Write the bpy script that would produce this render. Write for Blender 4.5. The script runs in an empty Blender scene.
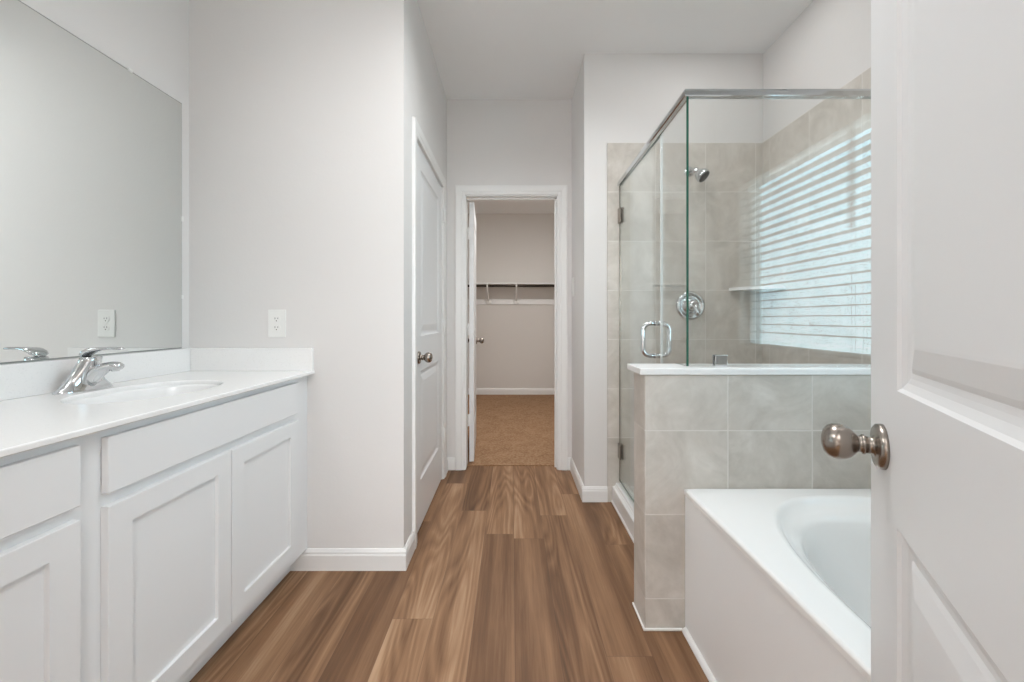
import bpy, bmesh, math, random
from mathutils import Vector, Matrix

S = bpy.context.scene
COL = S.collection
random.seed(7)
PI = math.pi

# ------------------------------------------------------------------ camera
F = 398.0                                   # focal length in pixels of the 1024 px wide frame
CAM_Z = 1.12
cam_data = bpy.data.cameras.new('camera')
cam_data.sensor_width = 36.0
cam_data.lens = 36.0 * F / 1024.0
cam_data.shift_y = -(341.0 - 318.5) / 1024.0
cam_data.clip_start = 0.01
cam = bpy.data.objects.new('camera', cam_data)
COL.objects.link(cam)
cam.location = (0, 0, CAM_Z)
cam.rotation_euler = (PI / 2, 0, 0)
S.camera = cam

# ------------------------------------------------------------------ colour management, world
S.view_settings.view_transform = 'Standard'
S.view_settings.look = 'None'
S.view_settings.gamma = 1.0
S.view_settings.use_curve_mapping = False
S.view_settings.exposure = 0.0
S.cycles.use_denoising = True
S.cycles.max_bounces = 14
S.cycles.diffuse_bounces = 8
S.cycles.glossy_bounces = 8
S.cycles.transparent_max_bounces = 24
S.cycles.sample_clamp_indirect = 6.0

world = bpy.data.worlds.new('daylight')
S.world = world
world.use_nodes = True
wn = world.node_tree
wn.nodes.clear()
w_out = wn.nodes.new('ShaderNodeOutputWorld')
w_bg = wn.nodes.new('ShaderNodeBackground')
w_tc = wn.nodes.new('ShaderNodeTexCoord')
w_sep = wn.nodes.new('ShaderNodeSeparateXYZ')
w_ramp = wn.nodes.new('ShaderNodeValToRGB')
w_ramp.color_ramp.elements[0].position = 0.40
w_ramp.color_ramp.elements[0].color = (0.72, 0.86, 0.92, 1)
w_ramp.color_ramp.elements[1].position = 0.75
w_ramp.color_ramp.elements[1].color = (0.40, 0.76, 1.0, 1)
w_map = wn.nodes.new('ShaderNodeMapRange')
w_map.inputs['From Min'].default_value = -1.0
wn.links.new(w_tc.outputs['Generated'], w_sep.inputs[0])
wn.links.new(w_sep.outputs['Z'], w_map.inputs['Value'])
wn.links.new(w_map.outputs[0], w_ramp.inputs[0])
wn.links.new(w_ramp.outputs[0], w_bg.inputs['Color'])
w_bg.inputs['Strength'].default_value = 7.4
wn.links.new(w_bg.outputs[0], w_out.inputs['Surface'])


def area(name, loc, rot, sx, sy, power, color=(1, 1, 1), shape='RECTANGLE', spread=PI):
    d = bpy.data.lights.new(name, 'AREA')
    d.shape = shape
    d.size = sx
    d.size_y = sy
    d.energy = power
    d.color = color
    d.spread = spread
    o = bpy.data.objects.new(name, d)
    o.location = loc
    o.rotation_euler = rot
    COL.objects.link(o)
    return o


area('vanity_lamp', (-1.30, 0.35, 2.28), (0, -PI / 2 + 0.30, 0), 0.16, 0.6, 8.4, (0.985, 0.99, 1.0))
area('bathroom_ceiling_lamp', (0.25, 1.35, 2.735), (0, 0, 0), 0.6, 0.6, 13.4, (0.97, 0.985, 1.0), 'DISK', 2.6)
area('shower_ceiling_lamp', (1.05, 1.93, 2.735), (0, 0, 0), 0.22, 0.22, 2.4, (1.0, 0.99, 0.98), 'DISK')
area('closet_ceiling_lamp', (0.05, 3.75, 2.65), (0, 0, 0), 0.5, 0.5, 26, (1.0, 0.985, 0.965), 'DISK')
area('bedroom_fill_back', (-0.15, -3.35, 1.45), (PI / 2, 0, PI), 2.2, 1.7, 116, (0.945, 0.975, 1.0))  # added fill panel, unseen behind the camera; no window is built there
area('bedroom_fill_top', (-0.1, -1.5, 2.70), (0, 0, 0), 1.8, 1.8, 58, (0.95, 0.98, 1.0), 'DISK')  # unseen overhead fill, added to send frontal light through the doorway
portal = area('window_portal', (1.62, 0.81, 1.468), (0, PI / 2, 0), 1.08, 1.02, 1.0)
portal.data.cycles.is_portal = True


# ------------------------------------------------------------------ node helpers
class NT:
    def __init__(self, name):
        self.m = bpy.data.materials.new(name)
        self.m.use_nodes = True
        self.t = self.m.node_tree
        self.t.nodes.clear()
        self.out = self.t.nodes.new('ShaderNodeOutputMaterial')

    def n(self, typ, **kw):
        nd = self.t.nodes.new(typ)
        for k, v in kw.items():
            setattr(nd, k, v)
        return nd

    def set(self, sock, v):
        if hasattr(v, 'is_output'):
            self.t.links.new(v, sock)
        elif v is not None:
            sock.default_value = v

    def math(self, op, a, b=None, c=None, clamp=False):
        nd = self.n('ShaderNodeMath', operation=op, use_clamp=clamp)
        self.set(nd.inputs[0], a)
        if b is not None:
            self.set(nd.inputs[1], b)
        if c is not None:
            self.set(nd.inputs[2], c)
        return nd.outputs[0]

    def pos(self):
        g = self.n('ShaderNodeNewGeometry')
        s = self.n('ShaderNodeSeparateXYZ')
        self.t.links.new(g.outputs['Position'], s.inputs[0])
        return s.outputs[0], s.outputs[1], s.outputs[2]

    def obj_coord(self):
        return self.n('ShaderNodeTexCoord').outputs['Object']

    def comb(self, x=0.0, y=0.0, z=0.0):
        c = self.n('ShaderNodeCombineXYZ')
        self.set(c.inputs[0], x)
        self.set(c.inputs[1], y)
        self.set(c.inputs[2], z)
        return c.outputs[0]

    def white(self, vec):
        w = self.n('ShaderNodeTexWhiteNoise', noise_dimensions='3D')
        self.set(w.inputs['Vector'], vec)
        return w.outputs['Value'], w.outputs['Color']

    def noise(self, vec, scale=5.0, detail=2.0, rough=0.5, distort=0.0):
        nd = self.n('ShaderNodeTexNoise')
        self.set(nd.inputs['Vector'], vec)
        nd.inputs['Scale'].default_value = scale
        nd.inputs['Detail'].default_value = detail
        nd.inputs['Roughness'].default_value = rough
        nd.inputs['Distortion'].default_value = distort
        return nd.outputs[0]

    def ramp(self, fac, stops):
        r = self.n('ShaderNodeValToRGB')
        e = r.color_ramp.elements
        while len(e) < len(stops):
            e.new(0.5)
        for k, (p, c) in enumerate(stops):
            e[k].position = p
            e[k].color = (c[0], c[1], c[2], 1)
        self.set(r.inputs[0], fac)
        return r.outputs[0]

    def mix(self, fac, a, b, blend='MIX'):
        nd = self.n('ShaderNodeMix', data_type='RGBA', blend_type=blend)
        self.set(nd.inputs[0], fac)
        for s, v in ((nd.inputs[6], a), (nd.inputs[7], b)):
            if isinstance(v, tuple):
                v = (v[0], v[1], v[2], 1)
            self.set(s, v)
        return nd.outputs[2]

    def bump(self, h, strength=0.2, dist=0.01):
        b = self.n('ShaderNodeBump')
        b.inputs['Strength'].default_value = strength
        b.inputs['Distance'].default_value = dist
        self.set(b.inputs['Height'], h)
        return b.outputs[0]

    def principled(self, color, rough=0.5, metal=0.0, normal=None, spec=0.5, coat=0.0):
        p = self.n('ShaderNodeBsdfPrincipled')
        if isinstance(color, tuple):
            color = (color[0], color[1], color[2], 1)
        self.set(p.inputs['Base Color'], color)
        self.set(p.inputs['Roughness'], rough)
        self.set(p.inputs['Metallic'], metal)
        self.set(p.inputs['Specular IOR Level'], spec)
        p.inputs['Coat Weight'].default_value = coat
        p.inputs['Coat Roughness'].default_value = 0.08
        if normal is not None:
            self.set(p.inputs['Normal'], normal)
        self.t.links.new(p.outputs[0], self.out.inputs['Surface'])
        return p


def plain(name, color, rough=0.5, metal=0.0, spec=0.5, bump_scale=None, bump_strength=0.05, coat=0.0, vary=0.0):
    m = NT(name)
    normal = None
    col = color
    oc = m.obj_coord()
    if bump_scale:
        normal = m.bump(m.noise(oc, bump_scale, 3.0, 0.6), bump_strength, 0.004)
    if vary:
        lo = tuple(c * (1 - vary) for c in color)
        hi = tuple(min(1, c * (1 + vary)) for c in color)
        col = m.ramp(m.noise(oc, 3.0, 4.0, 0.6), [(0.3, lo), (0.7, hi)])
    m.principled(col, rough, metal, normal, spec, coat)
    return m.m


def tile_mat(name, axis, u0, z0, du, dz, grout=0.0024):
    m = NT(name)
    x, y, z = m.pos()
    u = x if axis == 'x' else y
    fu = m.math('DIVIDE', m.math('SUBTRACT', u, u0), du)
    fz = m.math('DIVIDE', m.math('SUBTRACT', z, z0), dz)
    iu, iz = m.math('FLOOR', fu), m.math('FLOOR', fz)
    ru, rz = m.math('SUBTRACT', fu, iu), m.math('SUBTRACT', fz, iz)

    def edge(r, size):
        return m.math('MULTIPLY', m.math('MINIMUM', r, m.math('SUBTRACT', 1.0, r)), size)
    d = m.math('MINIMUM', edge(ru, du), edge(rz, dz))
    mask = m.math('LESS_THAN', d, grout)
    val, wc = m.white(m.comb(iu, iz, 3.7 if axis == 'x' else 9.1))
    off = m.n('ShaderNodeVectorMath', operation='MULTIPLY_ADD')
    m.set(off.inputs[0], wc)
    off.inputs[1].default_value = (14, 14, 14)
    m.set(off.inputs[2], m.comb(x, y, z))
    cloud = m.noise(off.outputs[0], 4.5, 6.0, 0.62, 1.2)
    fine = m.noise(off.outputs[0], 34.0, 3.0, 0.6)
    t = m.math('ADD', m.math('MULTIPLY', cloud, 0.85), m.math('MULTIPLY', fine, 0.15))
    t = m.math('ADD', t, m.math('MULTIPLY', m.math('SUBTRACT', val, 0.5), 0.10))
    col = m.ramp(t, [(0.27, TILE_LO), (0.5, TILE_MID), (0.70, TILE_HI)])
    col = m.mix(mask, col, (0.70, 0.67, 0.63))
    rough = m.math('MULTIPLY_ADD', mask, 0.5, 0.34)
    h = m.math('MINIMUM', m.math('DIVIDE', d, grout * 2.0), 1.0)
    m.principled(col, rough, 0.0, m.bump(h, 0.25, 0.003), 0.45)
    return m.m


TILE_LO, TILE_MID, TILE_HI = (0.46, 0.425, 0.378), (0.59, 0.553, 0.503), (0.70, 0.665, 0.618)

M = {}


def paint(name, color, rough=0.75):
    m = NT(name)
    x, y, z = m.pos()
    p = m.comb(x, y, z)
    h = m.noise(p, 90.0, 3.0, 0.55)
    h2 = m.noise(p, 35.0, 2.0, 0.5)
    m.principled(color, rough, 0.0, m.bump(m.math('ADD', h, h2), 0.10, 0.003), 0.3)
    return m.m


M['wall'] = paint('wall_paint', (0.735, 0.722, 0.710))
M['ceiling'] = paint('ceiling_paint', (0.86, 0.862, 0.862), 0.85)
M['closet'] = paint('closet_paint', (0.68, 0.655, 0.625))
M['trim'] = plain('white_trim_paint', (0.80, 0.80, 0.79), 0.38)
M['door'] = plain('white_door_paint', (0.765, 0.772, 0.778), 0.38, bump_scale=60, bump_strength=0.015)
M['cabinet'] = plain('white_cabinet_paint', (0.78, 0.785, 0.79), 0.36)
M['chrome'] = plain('chrome', (0.66, 0.67, 0.68), 0.07, 1.0)
M['nickel'] = plain('satin_nickel', (0.34, 0.30, 0.265), 0.27, 1.0)
M['dark_metal'] = plain('dark_metal', (0.10, 0.10, 0.10), 0.35, 0.8)
M['dark'] = plain('shadow_gap', (0.05, 0.048, 0.045), 0.8)
M['plastic'] = plain('white_plastic', (0.82, 0.82, 0.80), 0.35)
M['acrylic'] = plain('white_acrylic', (0.86, 0.86, 0.855), 0.16, coat=0.3)
M['apron'] = plain('tub_panel', (0.86, 0.865, 0.868), 0.30)
M['pan'] = plain('shower_pan_white', (0.80, 0.80, 0.79), 0.3)
M['caulk'] = plain('white_caulk', (0.82, 0.81, 0.79), 0.5)
M['wand'] = plain('clear_grey_wand', (0.25, 0.25, 0.24), 0.3)
M['blind'] = plain('blind_white', (0.62, 0.61, 0.58), 0.5)
M['rod'] = plain('bronze_rod', (0.045, 0.035, 0.028), 0.4, 0.6)
M['rubber'] = plain('black_rubber', (0.03, 0.03, 0.03), 0.6)
M['wood_floor_dark'] = plain('threshold', (0.18, 0.12, 0.08), 0.5)

m = NT('quartz')
oc = m.pos()
sp = m.noise(m.comb(*oc), 160.0, 2.0, 0.6)
m.principled(m.ramp(sp, [(0.30, (0.80, 0.795, 0.785)), (0.40, (0.845, 0.84, 0.832)), (1.0, (0.86, 0.855, 0.845))]), 0.22, 0, None, 0.5)
M['quartz'] = m.m

m = NT('mirror_silver')
m.principled((0.80, 0.83, 0.82), 0.0, 1.0)
M['mirror'] = m.m
M['mirror_edge'] = plain('polished_mirror_edge', (0.42, 0.45, 0.44), 0.15, 1.0)


def glass_mat(name, tint, boost=1.0):
    m = NT(name)
    g = m.n('ShaderNodeNewGeometry')
    ior = m.math('ADD', 1.52, m.math('MULTIPLY', g.outputs['Backfacing'], 1 / 1.52 - 1.52))
    fr = m.n('ShaderNodeFresnel')
    m.set(fr.inputs['IOR'], ior)
    tr = m.n('ShaderNodeBsdfTransparent')
    tr.inputs['Color'].default_value = (*tint, 1)
    gl = m.n('ShaderNodeBsdfGlossy')
    gl.inputs['Roughness'].default_value = 0.0
    gl.inputs['Color'].default_value = (0.97, 1.0, 0.99, 1)
    mx = m.n('ShaderNodeMixShader')
    m.set(mx.inputs[0], m.math('MULTIPLY', fr.outputs[0], boost, clamp=True))
    m.t.links.new(tr.outputs[0], mx.inputs[1])
    m.t.links.new(gl.outputs[0], mx.inputs[2])
    m.t.links.new(mx.outputs[0], m.out.inputs['Surface'])
    return m.m


M['glass'] = glass_mat('clear_glass', (0.985, 0.992, 0.988))
M['glass_edge'] = plain('green_glass_edge', (0.02, 0.10, 0.065), 0.1, 0, 0.8)
M['seal'] = plain('clear_vinyl_seal', (0.72, 0.73, 0.72), 0.3)


def floor_mat():
    m = NT('wood_planks')
    x, y, z = m.pos()
    W, L = 0.152, 1.22
    fx = m.math('DIVIDE', m.math('SUBTRACT', x, 0.01), W)
    ix = m.math('FLOOR', fx)
    rx = m.math('SUBTRACT', fx, ix)
    v1, c1 = m.white(m.comb(ix, 11.3, 2.0))
    fy = m.math('ADD', m.math('DIVIDE', y, L), m.math('MULTIPLY', v1, 7.0))
    iy = m.math('FLOOR', fy)
    ry = m.math('SUBTRACT', fy, iy)
    v2, c2 = m.white(m.comb(ix, iy, 5.0))
    s2 = m.n('ShaderNodeSeparateColor')
    m.set(s2.inputs[0], c2)
    ox = m.math('MULTIPLY_ADD', s2.outputs[0], 30.0, x)
    oy = m.math('MULTIPLY_ADD', s2.outputs[1], 30.0, y)
    # long soft streaks, fine fibre, cathedral figure
    streak = m.noise(m.comb(m.math('MULTIPLY', ox, 12.0), m.math('MULTIPLY', oy, 0.5), 0.0), 1.0, 3.0, 0.5, 0.15)
    fibre = m.noise(m.comb(m.math('MULTIPLY', ox, 120.0), m.math('MULTIPLY', oy, 5.0), 0.0), 1.0, 3.0, 0.6)
    fig = m.noise(m.comb(m.math('MULTIPLY', ox, 8.0), m.math('MULTIPLY', oy, 0.9), 3.0), 1.0, 1.2, 0.35, 0.15)
    rings = m.math('PINGPONG', m.math('MULTIPLY', fig, 22.0), 1.0)
    t = m.math('MULTIPLY', streak, 0.62)
    t = m.math('ADD', t, m.math('MULTIPLY', fibre, 0.22))
    figured = m.math('MULTIPLY', m.math('GREATER_THAN', m.white(m.comb(ix, iy, 8.0))[0], 0.45), 0.105)
    t = m.math('ADD', t, m.math('MULTIPLY', m.math('SUBTRACT', rings, 0.2), figured))
    t = m.math('ADD', t, m.math('MULTIPLY', s2.outputs[2], 0.15))
    col = m.ramp(t, [(0.28, (0.080, 0.042, 0.023)), (0.43, (0.155, 0.081, 0.042)), (0.57, (0.262, 0.146, 0.079)), (0.74, (0.43, 0.275, 0.168))])
    ex = m.math('MULTIPLY', m.math('MINIMUM', rx, m.math('SUBTRACT', 1.0, rx)), W)
    ey = m.math('MULTIPLY', m.math('MINIMUM', ry, m.math('SUBTRACT', 1.0, ry)), L)
    seam = m.math('LESS_THAN', m.math('MINIMUM', ex, ey), 0.0011)
    col = m.mix(m.math('MULTIPLY', seam, 0.38), col, (0.07, 0.042, 0.03))
    rough = m.math('MULTIPLY_ADD', fibre, 0.12, 0.42)
    m.principled(col, rough, 0, m.bump(m.math('ADD', m.math('MULTIPLY', fibre, 0.4), m.math('SUBTRACT', 1.0, seam)), 0.12, 0.002), 0.22)
    return m.m


M['floor'] = floor_mat()

m = NT('carpet')
x, y, z = m.pos()
p = m.comb(x, y, z)
c1 = m.noise(p, 55.0, 4.0, 0.75)
c2 = m.noise(p, 7.0, 3.0, 0.6, 0.8)
t = m.math('ADD', m.math('MULTIPLY', c1, 0.75), m.math('MULTIPLY', c2, 0.25))
m.principled(m.ramp(t, [(0.33, (0.24, 0.135, 0.072)), (0.5, (0.38, 0.228, 0.132)), (0.68, (0.50, 0.33, 0.205))]), 0.95, 0,
             m.bump(m.noise(p, 170.0, 3.0, 0.7), 0.9, 0.01), 0.1)
M['carpet'] = m.m


# ------------------------------------------------------------------ mesh helpers
XF = None             # the left wall and the vanity on it run one degree out of square
SKEW = Matrix(((1, 0.020, 0, -0.020 * 1.78), (0, 1, 0, 0), (0, 0, 1, 0), (0, 0, 0, 1)))


class MB:
    """collects shapes and links them as ONE mesh object"""

    def __init__(self):
        self.bm = bmesh.new()
        self.slot = 0

    def _f(self, vs):
        try:
            f = self.bm.faces.new(vs)
            f.material_index = self.slot
            return f
        except ValueError:
            return None

    def box(self, x0, x1, y0, y1, z0, z1, bevel=0.0, seg=2, mat=None):
        bm = self.bm
        ps = [(x0, y0, z0), (x1, y0, z0), (x1, y1, z0), (x0, y1, z0), (x0, y0, z1), (x1, y0, z1), (x1, y1, z1), (x0, y1, z1)]
        vs = [bm.verts.new(mat @ Vector(p) if mat else p) for p in ps]
        fs = [self._f([vs[i] for i in q]) for q in ((0, 3, 2, 1), (4, 5, 6, 7), (0, 1, 5, 4), (1, 2, 6, 5), (2, 3, 7, 6), (3, 0, 4, 7))]
        if bevel:
            es = list({e for f in fs for e in f.edges})
            r = bmesh.ops.bevel(bm, geom=es, offset=bevel, segments=seg, affect='EDGES', profile=0.5)
            for f in r['faces']:
                f.material_index = self.slot
        return self

    def loft(self, rings, cap0=True, cap1=True, smooth=True, closed=True):
        bm = self.bm
        vr = [[bm.verts.new(p) for p in r] for r in rings]
        n = len(vr[0])
        for a, b in zip(vr[:-1], vr[1:]):
            for i in range(n if closed else n - 1):
                j = (i + 1) % n
                f = self._f([a[i], a[j], b[j], b[i]])
                if f:
                    f.smooth = smooth
        if cap0:
            self._f(list(reversed(vr[0])))
        if cap1:
            self._f(vr[-1])
        return self

    def lathe(self, prof, mat=None, n=32):
        """prof: (radius, height) pairs about local z"""
        rings = []
        for r, h in prof:
            r = max(r, 1e-4)
            ring = [Vector((r * math.cos(2 * PI * k / n), r * math.sin(2 * PI * k / n), h)) for k in range(n)]
            rings.append([mat @ v if mat else v for v in ring])
        return self.loft(rings)

    def tube(self, pts, r, n=14):
        pts = [Vector(p) for p in pts]
        rings = []
        up = None
        for i, p in enumerate(pts):
            d = (pts[min(i + 1, len(pts) - 1)] - pts[max(i - 1, 0)]).normalized()
            if up is None:
                up = d.orthogonal().normalized()
            up = (up - d * up.dot(d)).normalized()
            side = d.cross(up)
            rr = r[i] if isinstance(r, (list, tuple)) else r
            rings.append([p + up * (rr * math.cos(2 * PI * k / n)) + side * (rr * math.sin(2 * PI * k / n)) for k in range(n)])
        return self.loft(rings)

    def build(self, name, mats, parent=None, local=False):
        bm = self.bm
        bmesh.ops.remove_doubles(bm, verts=bm.verts, dist=1e-6)
        if XF is not None and not local:
            bmesh.ops.transform(bm, matrix=XF, verts=bm.verts)
        if parent is not None and not local:
            q = parent
            while q is not None:
                bmesh.ops.translate(bm, verts=bm.verts, vec=-Vector(q.location))
                q = q.parent
        bmesh.ops.recalc_face_normals(bm, faces=bm.faces)
        me = bpy.data.meshes.new(name)
        bm.to_mesh(me)
        bm.free()
        for mt in (mats if isinstance(mats, (list, tuple)) else [mats]):
            me.materials.append(mt)
        o = bpy.data.objects.new(name, me)
        COL.objects.link(o)
        if parent is not None:
            o.parent = parent
        return o


def tag(o, label=None, cat=None, group=None, kind=None):
    if label:
        o['label'] = label
    if cat:
        o['category'] = cat
    if group:
        o['group'] = group
    if kind:
        o['kind'] = kind
    return o


def empty(name, loc, label, cat, rz=0.0, group=None, kind=None):
    o = bpy.data.objects.new(name, None)
    o.empty_display_size = 0.05
    o.location = XF @ Vector(loc) if XF is not None else loc
    o.rotation_euler = (0, 0, rz)
    COL.objects.link(o)
    return tag(o, label, cat, group, kind)


def struct(name, mb, mats, label, cat):
    return tag(mb.build(name, mats), label, cat, kind='structure')


def prism(mb, prof, a, b, axis_u, axis_v=Vector((0, 0, 1))):
    """extrude a 2-D profile (u outwards, v up) from a to b"""
    a, b = Vector(a), Vector(b)
    u, v = Vector(axis_u), Vector(axis_v)
    mb.loft([[a + u * p + v * q for p, q in prof], [b + u * p + v * q for p, q in prof]], smooth=False)


CEIL = 2.745
XL, XR = -1.444, 1.54
YF = 1.780            # wall facing the camera beside the vanity
HX0, HX1 = -0.484, 0.443
YE = 2.95             # wall with the closet doorway
YS = 2.44             # back wall of the shower
YN = -0.03            # wall behind the camera
KY0, KY1, KX = 1.432, 1.562, 0.478   # knee wall

# ------------------------------------------------------------------ the setting
struct('floor', MB().box(-1.6, 1.7, -0.14, YE + 0.072, -0.05, 0.0), M['floor'],
       'brown wood plank floor running toward the closet doorway', 'floor')
mb = MB()
mb.box(-1.3, 1.3, YE + 0.072, 5.95, -0.05, 0.006)
struct('floor_closet', mb, M['carpet'], 'tan brown carpet inside the closet', 'carpet')
struct('floor_bedroom', MB().box(-2.2, 1.6, -3.4, -0.14, -0.05, 0.0), M['carpet'], 'carpet of the bedroom behind the camera', 'carpet')
struct('ceiling', MB().box(-1.6, 1.7, -0.14, YE + 0.12, CEIL, CEIL + 0.08), M['ceiling'], 'plain grey white bathroom ceiling', 'ceiling')
struct('ceiling_closet', MB().box(-1.3, 1.3, YE + 0.12, 5.95, 2.66, 2.74), M['ceiling'], 'ceiling of the closet beyond the doorway', 'ceiling')
struct('ceiling_bedroom', MB().box(-2.2, 1.6, -3.4, -0.14, CEIL, CEIL + 0.08), M['ceiling'], 'ceiling of the bedroom behind the camera', 'ceiling')
XF = SKEW
struct('wall_left', MB().box(XL - 0.12, XL, -0.14, YF, 0, CEIL), M['wall'], 'light grey wall behind the vanity mirror', 'wall')
XF = None
struct('wall_front', MB().box(XL - 0.12, HX0, YF, YF + 0.115, 0, CEIL), M['wall'], 'light grey wall facing the room with the outlet beside the vanity', 'wall')

# hall left wall with its door opening
D1A, D1B, DH = 1.995, 2.775, 2.035
mb = MB()
mb.box(HX0 - 0.115, HX0, YF + 0.115, D1A, 0, CEIL)
mb.box(HX0 - 0.115, HX0, D1B, YE, 0, CEIL)
mb.box(HX0 - 0.115, HX0, D1A, D1B, DH, CEIL)
struct('wall_hall_left', mb, M['wall'], 'grey side wall of the short hall around the closed door', 'wall')
struct('wall_linen', MB().box(HX0 - 0.75, HX0 - 0.70, 1.9, YE, 0, CEIL), M['wall'], 'back of the cupboard behind the closed hall door', 'wall')

# end wall with the closet doorway
E0, E1 = -0.349, 0.341
mb = MB()
mb.box(-1.3, E0, YE, YE + 0.115, 0, CEIL)
mb.box(E1, HX1 + 0.9, YE, YE + 0.115, 0, CEIL)
mb.box(E0, E1, YE, YE + 0.115, DH, CEIL)
struct('wall_end', mb, M['wall'], 'grey wall at the end of the hall around the closet doorway', 'wall')

# hall right wall and shower back wall
mb = MB()
mb.box(HX1, HX1 + 0.115, YS, YE, 0, CEIL)
mb.box(HX1 + 0.115, XR + 0.12, YS, YS + 0.115, 0, CEIL)
struct('wall_shower', mb, M['wall'], 'painted wall turning from the hall to the back of the shower', 'wall')

# right wall with the tub window opening
WY0, WY1, WZ0, WZ1 = 0.30, 1.32, 0.925, 2.050
mb = MB()
mb.box(XR, XR + 0.14, -0.14, WY0, 0, CEIL)
mb.box(XR, XR + 0.14, WY1, YS, 0, CEIL)
mb.box(XR, XR + 0.14, WY0, WY1, 0, WZ0)
mb.box(XR, XR + 0.14, WY0, WY1, WZ1, CEIL)
struct('wall_right', mb, M['wall'], 'light grey outer wall above the shower tile and tub', 'wall')

# near wall, doorway to the bedroom behind the camera
mb = MB()
mb.box(XL - 0.12, -0.575, -0.14, YN, 0, CEIL)
mb.box(0.225, XR + 0.14, -0.14, YN, 0, CEIL)
mb.box(-0.575, 0.225, -0.14, YN, 2.06, CEIL)
struct('wall_near', mb, M['wall'], 'wall behind the camera with the bedroom doorway', 'wall')
mb = MB()
mb.box(-2.3, -2.2, -3.5, -0.14, 0, CEIL)
mb.box(1.55, 1.65, -3.5, -0.14, 0, CEIL)
mb.box(-2.2, 1.55, -3.5, -3.4, 0, CEIL)
mb.box(-2.2, XL - 0.12, -0.14, -0.06, 0, CEIL)
struct('wall_bedroom', mb, M['wall'], 'walls of the bedroom behind the camera', 'wall')

# closet shell
mb = MB()
mb.box(-1.3, -1.2, YE + 0.115, 5.95, 0, CEIL)
mb.box(1.2, 1.3, YE + 0.115, 5.95, 0, CEIL)
mb.box(-1.2, 1.2, 5.84, 5.95, 0, CEIL)
struct('wall_closet', mb, M['closet'], 'warm grey closet walls seen through the doorway', 'wall')

# tile fields
TZ = 2.193
T_BACK = tile_mat('tile_shower_back', 'x', 0.877, 0.093, 0.305, 0.300)
T_RIGHT = tile_mat('tile_shower_side', 'y', 2.05, 0.093, 0.311, 0.300)
T_KNEE = tile_mat('tile_knee_front', 'x', 0.777, 0.113, 0.3035, 0.302)
T_KNEE_END = tile_mat('tile_knee_end', 'y', KY0 - 0.012, 0.113, 0.310, 0.302)
struct('wall_tile_back', MB().box(0.583, XR - 0.011, YS - 0.011, YS, 0, TZ), T_BACK, 'beige tile field on the back wall of the shower', 'tile wall')
struct('wall_tile_side', MB().box(XR - 0.011, XR, KY1, YS, 0, TZ).box(XR - 0.011, XR, KY0, KY1, 0.942, TZ), T_RIGHT, 'beige tile field on the side wall inside the shower', 'tile wall')
mb = MB()
mb.box(XR - 0.011, XR, 0.0, KY0, 0.50, WZ0)
mb.box(XR - 0.011, XR, WY1, KY0, WZ0, TZ)
mb.box(XR - 0.011, XR, 0.0, WY0, WZ0, TZ)
mb.box(XR - 0.011, XR, WY0, WY1, WZ1, TZ)
struct('wall_tile_tub', mb, T_RIGHT, 'beige tile field on the wall around the tub window', 'tile wall')

# knee wall: front and back faces run along x, end face along y
mb = MB()
mb.box(KX, XR - 0.0, KY0, KY1, 0, 0.918, bevel=0.003, seg=1)
for f in mb.bm.faces:
    f.normal_update()
    f.material_index = 1 if abs(f.normal.x) > 0.7 else 0
struct('wall_knee', mb, [T_KNEE, T_KNEE_END], 'low tiled partition between the tub and the shower', 'half wall')
cap = MB().box(KX - 0.021, XR, KY0 - 0.012, KY1 + 0.02, 0.9185, 0.941, bevel=0.0025).build('ledge_cap', M['quartz'])
tag(cap, 'white stone cap lying along the top of the tiled low wall', 'ledge')
mb = MB()
mb.box(KX - 0.007, 0.612, KY0 - 0.008, KY0 - 0.0005, 0, 0.009, bevel=0.003)
mb.box(KX - 0.007, KX - 0.0005, KY0 - 0.008, KY1, 0, 0.009, bevel=0.003)
struct('trim_1', mb, M['caulk'], 'white caulk bead at the foot of the tiled low wall', 'trim')

# baseboards
BASE = [(0, 0), (0.014, 0), (0.014, 0.066), (0.011, 0.074), (0.011, 0.080), (0.005, 0.092), (0, 0.092)]


def baseboard(name, segs, label):
    mb = MB()
    for a, b, u in segs:
        prism(mb, BASE, a, b, u)
    return struct(name, mb, M['trim'], label, 'baseboard')


baseboard('baseboard_front', [((-0.985, YF, 0), (HX0 + 0.014, YF, 0), (0, -1, 0))], 'white baseboard under the outlet wall beside the vanity')
baseboard('baseboard_hall_left', [((HX0, YF, 0), (HX0, 1.936, 0), (1, 0, 0)), ((HX0, 2.836, 0), (HX0, YE, 0), (1, 0, 0))],
          'white baseboard pieces on either side of the closed hall door')
baseboard('baseboard_end', [((HX0, YE, 0), (-0.421, YE, 0), (0, -1, 0)), ((0.413, YE, 0), (HX1, YE, 0), (0, -1, 0))], 'short baseboard stubs beside the closet doorway casing')
baseboard('baseboard_hall_right', [((HX1, YS, 0), (HX1, YE, 0), (-1, 0, 0)), ((HX1 - 0.014, YS, 0), (0.583, YS, 0), (0, -1, 0))],
          'white baseboard wrapping the hall corner beside the shower')
baseboard('baseboard_closet', [((-1.2, 5.84, 0.004), (1.2, 5.84, 0.004), (0, -1, 0)), ((-1.2, YE + 0.115, 0.004), (-1.2, 5.84, 0.004), (1, 0, 0)),
                               ((1.2, YE + 0.115, 0.004), (1.2, 5.84, 0.004), (-1, 0, 0))], 'white baseboard round the carpeted closet')

# casings: stepped profile, u along the width from the opening outwards, v out of the wall
CAS = [(0, 0), (0, 0.009), (0.006, 0.011), (0.020, 0.011), (0.026, 0.014), (0.056, 0.017), (0.064, 0.015), (0.066, 0)]


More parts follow.
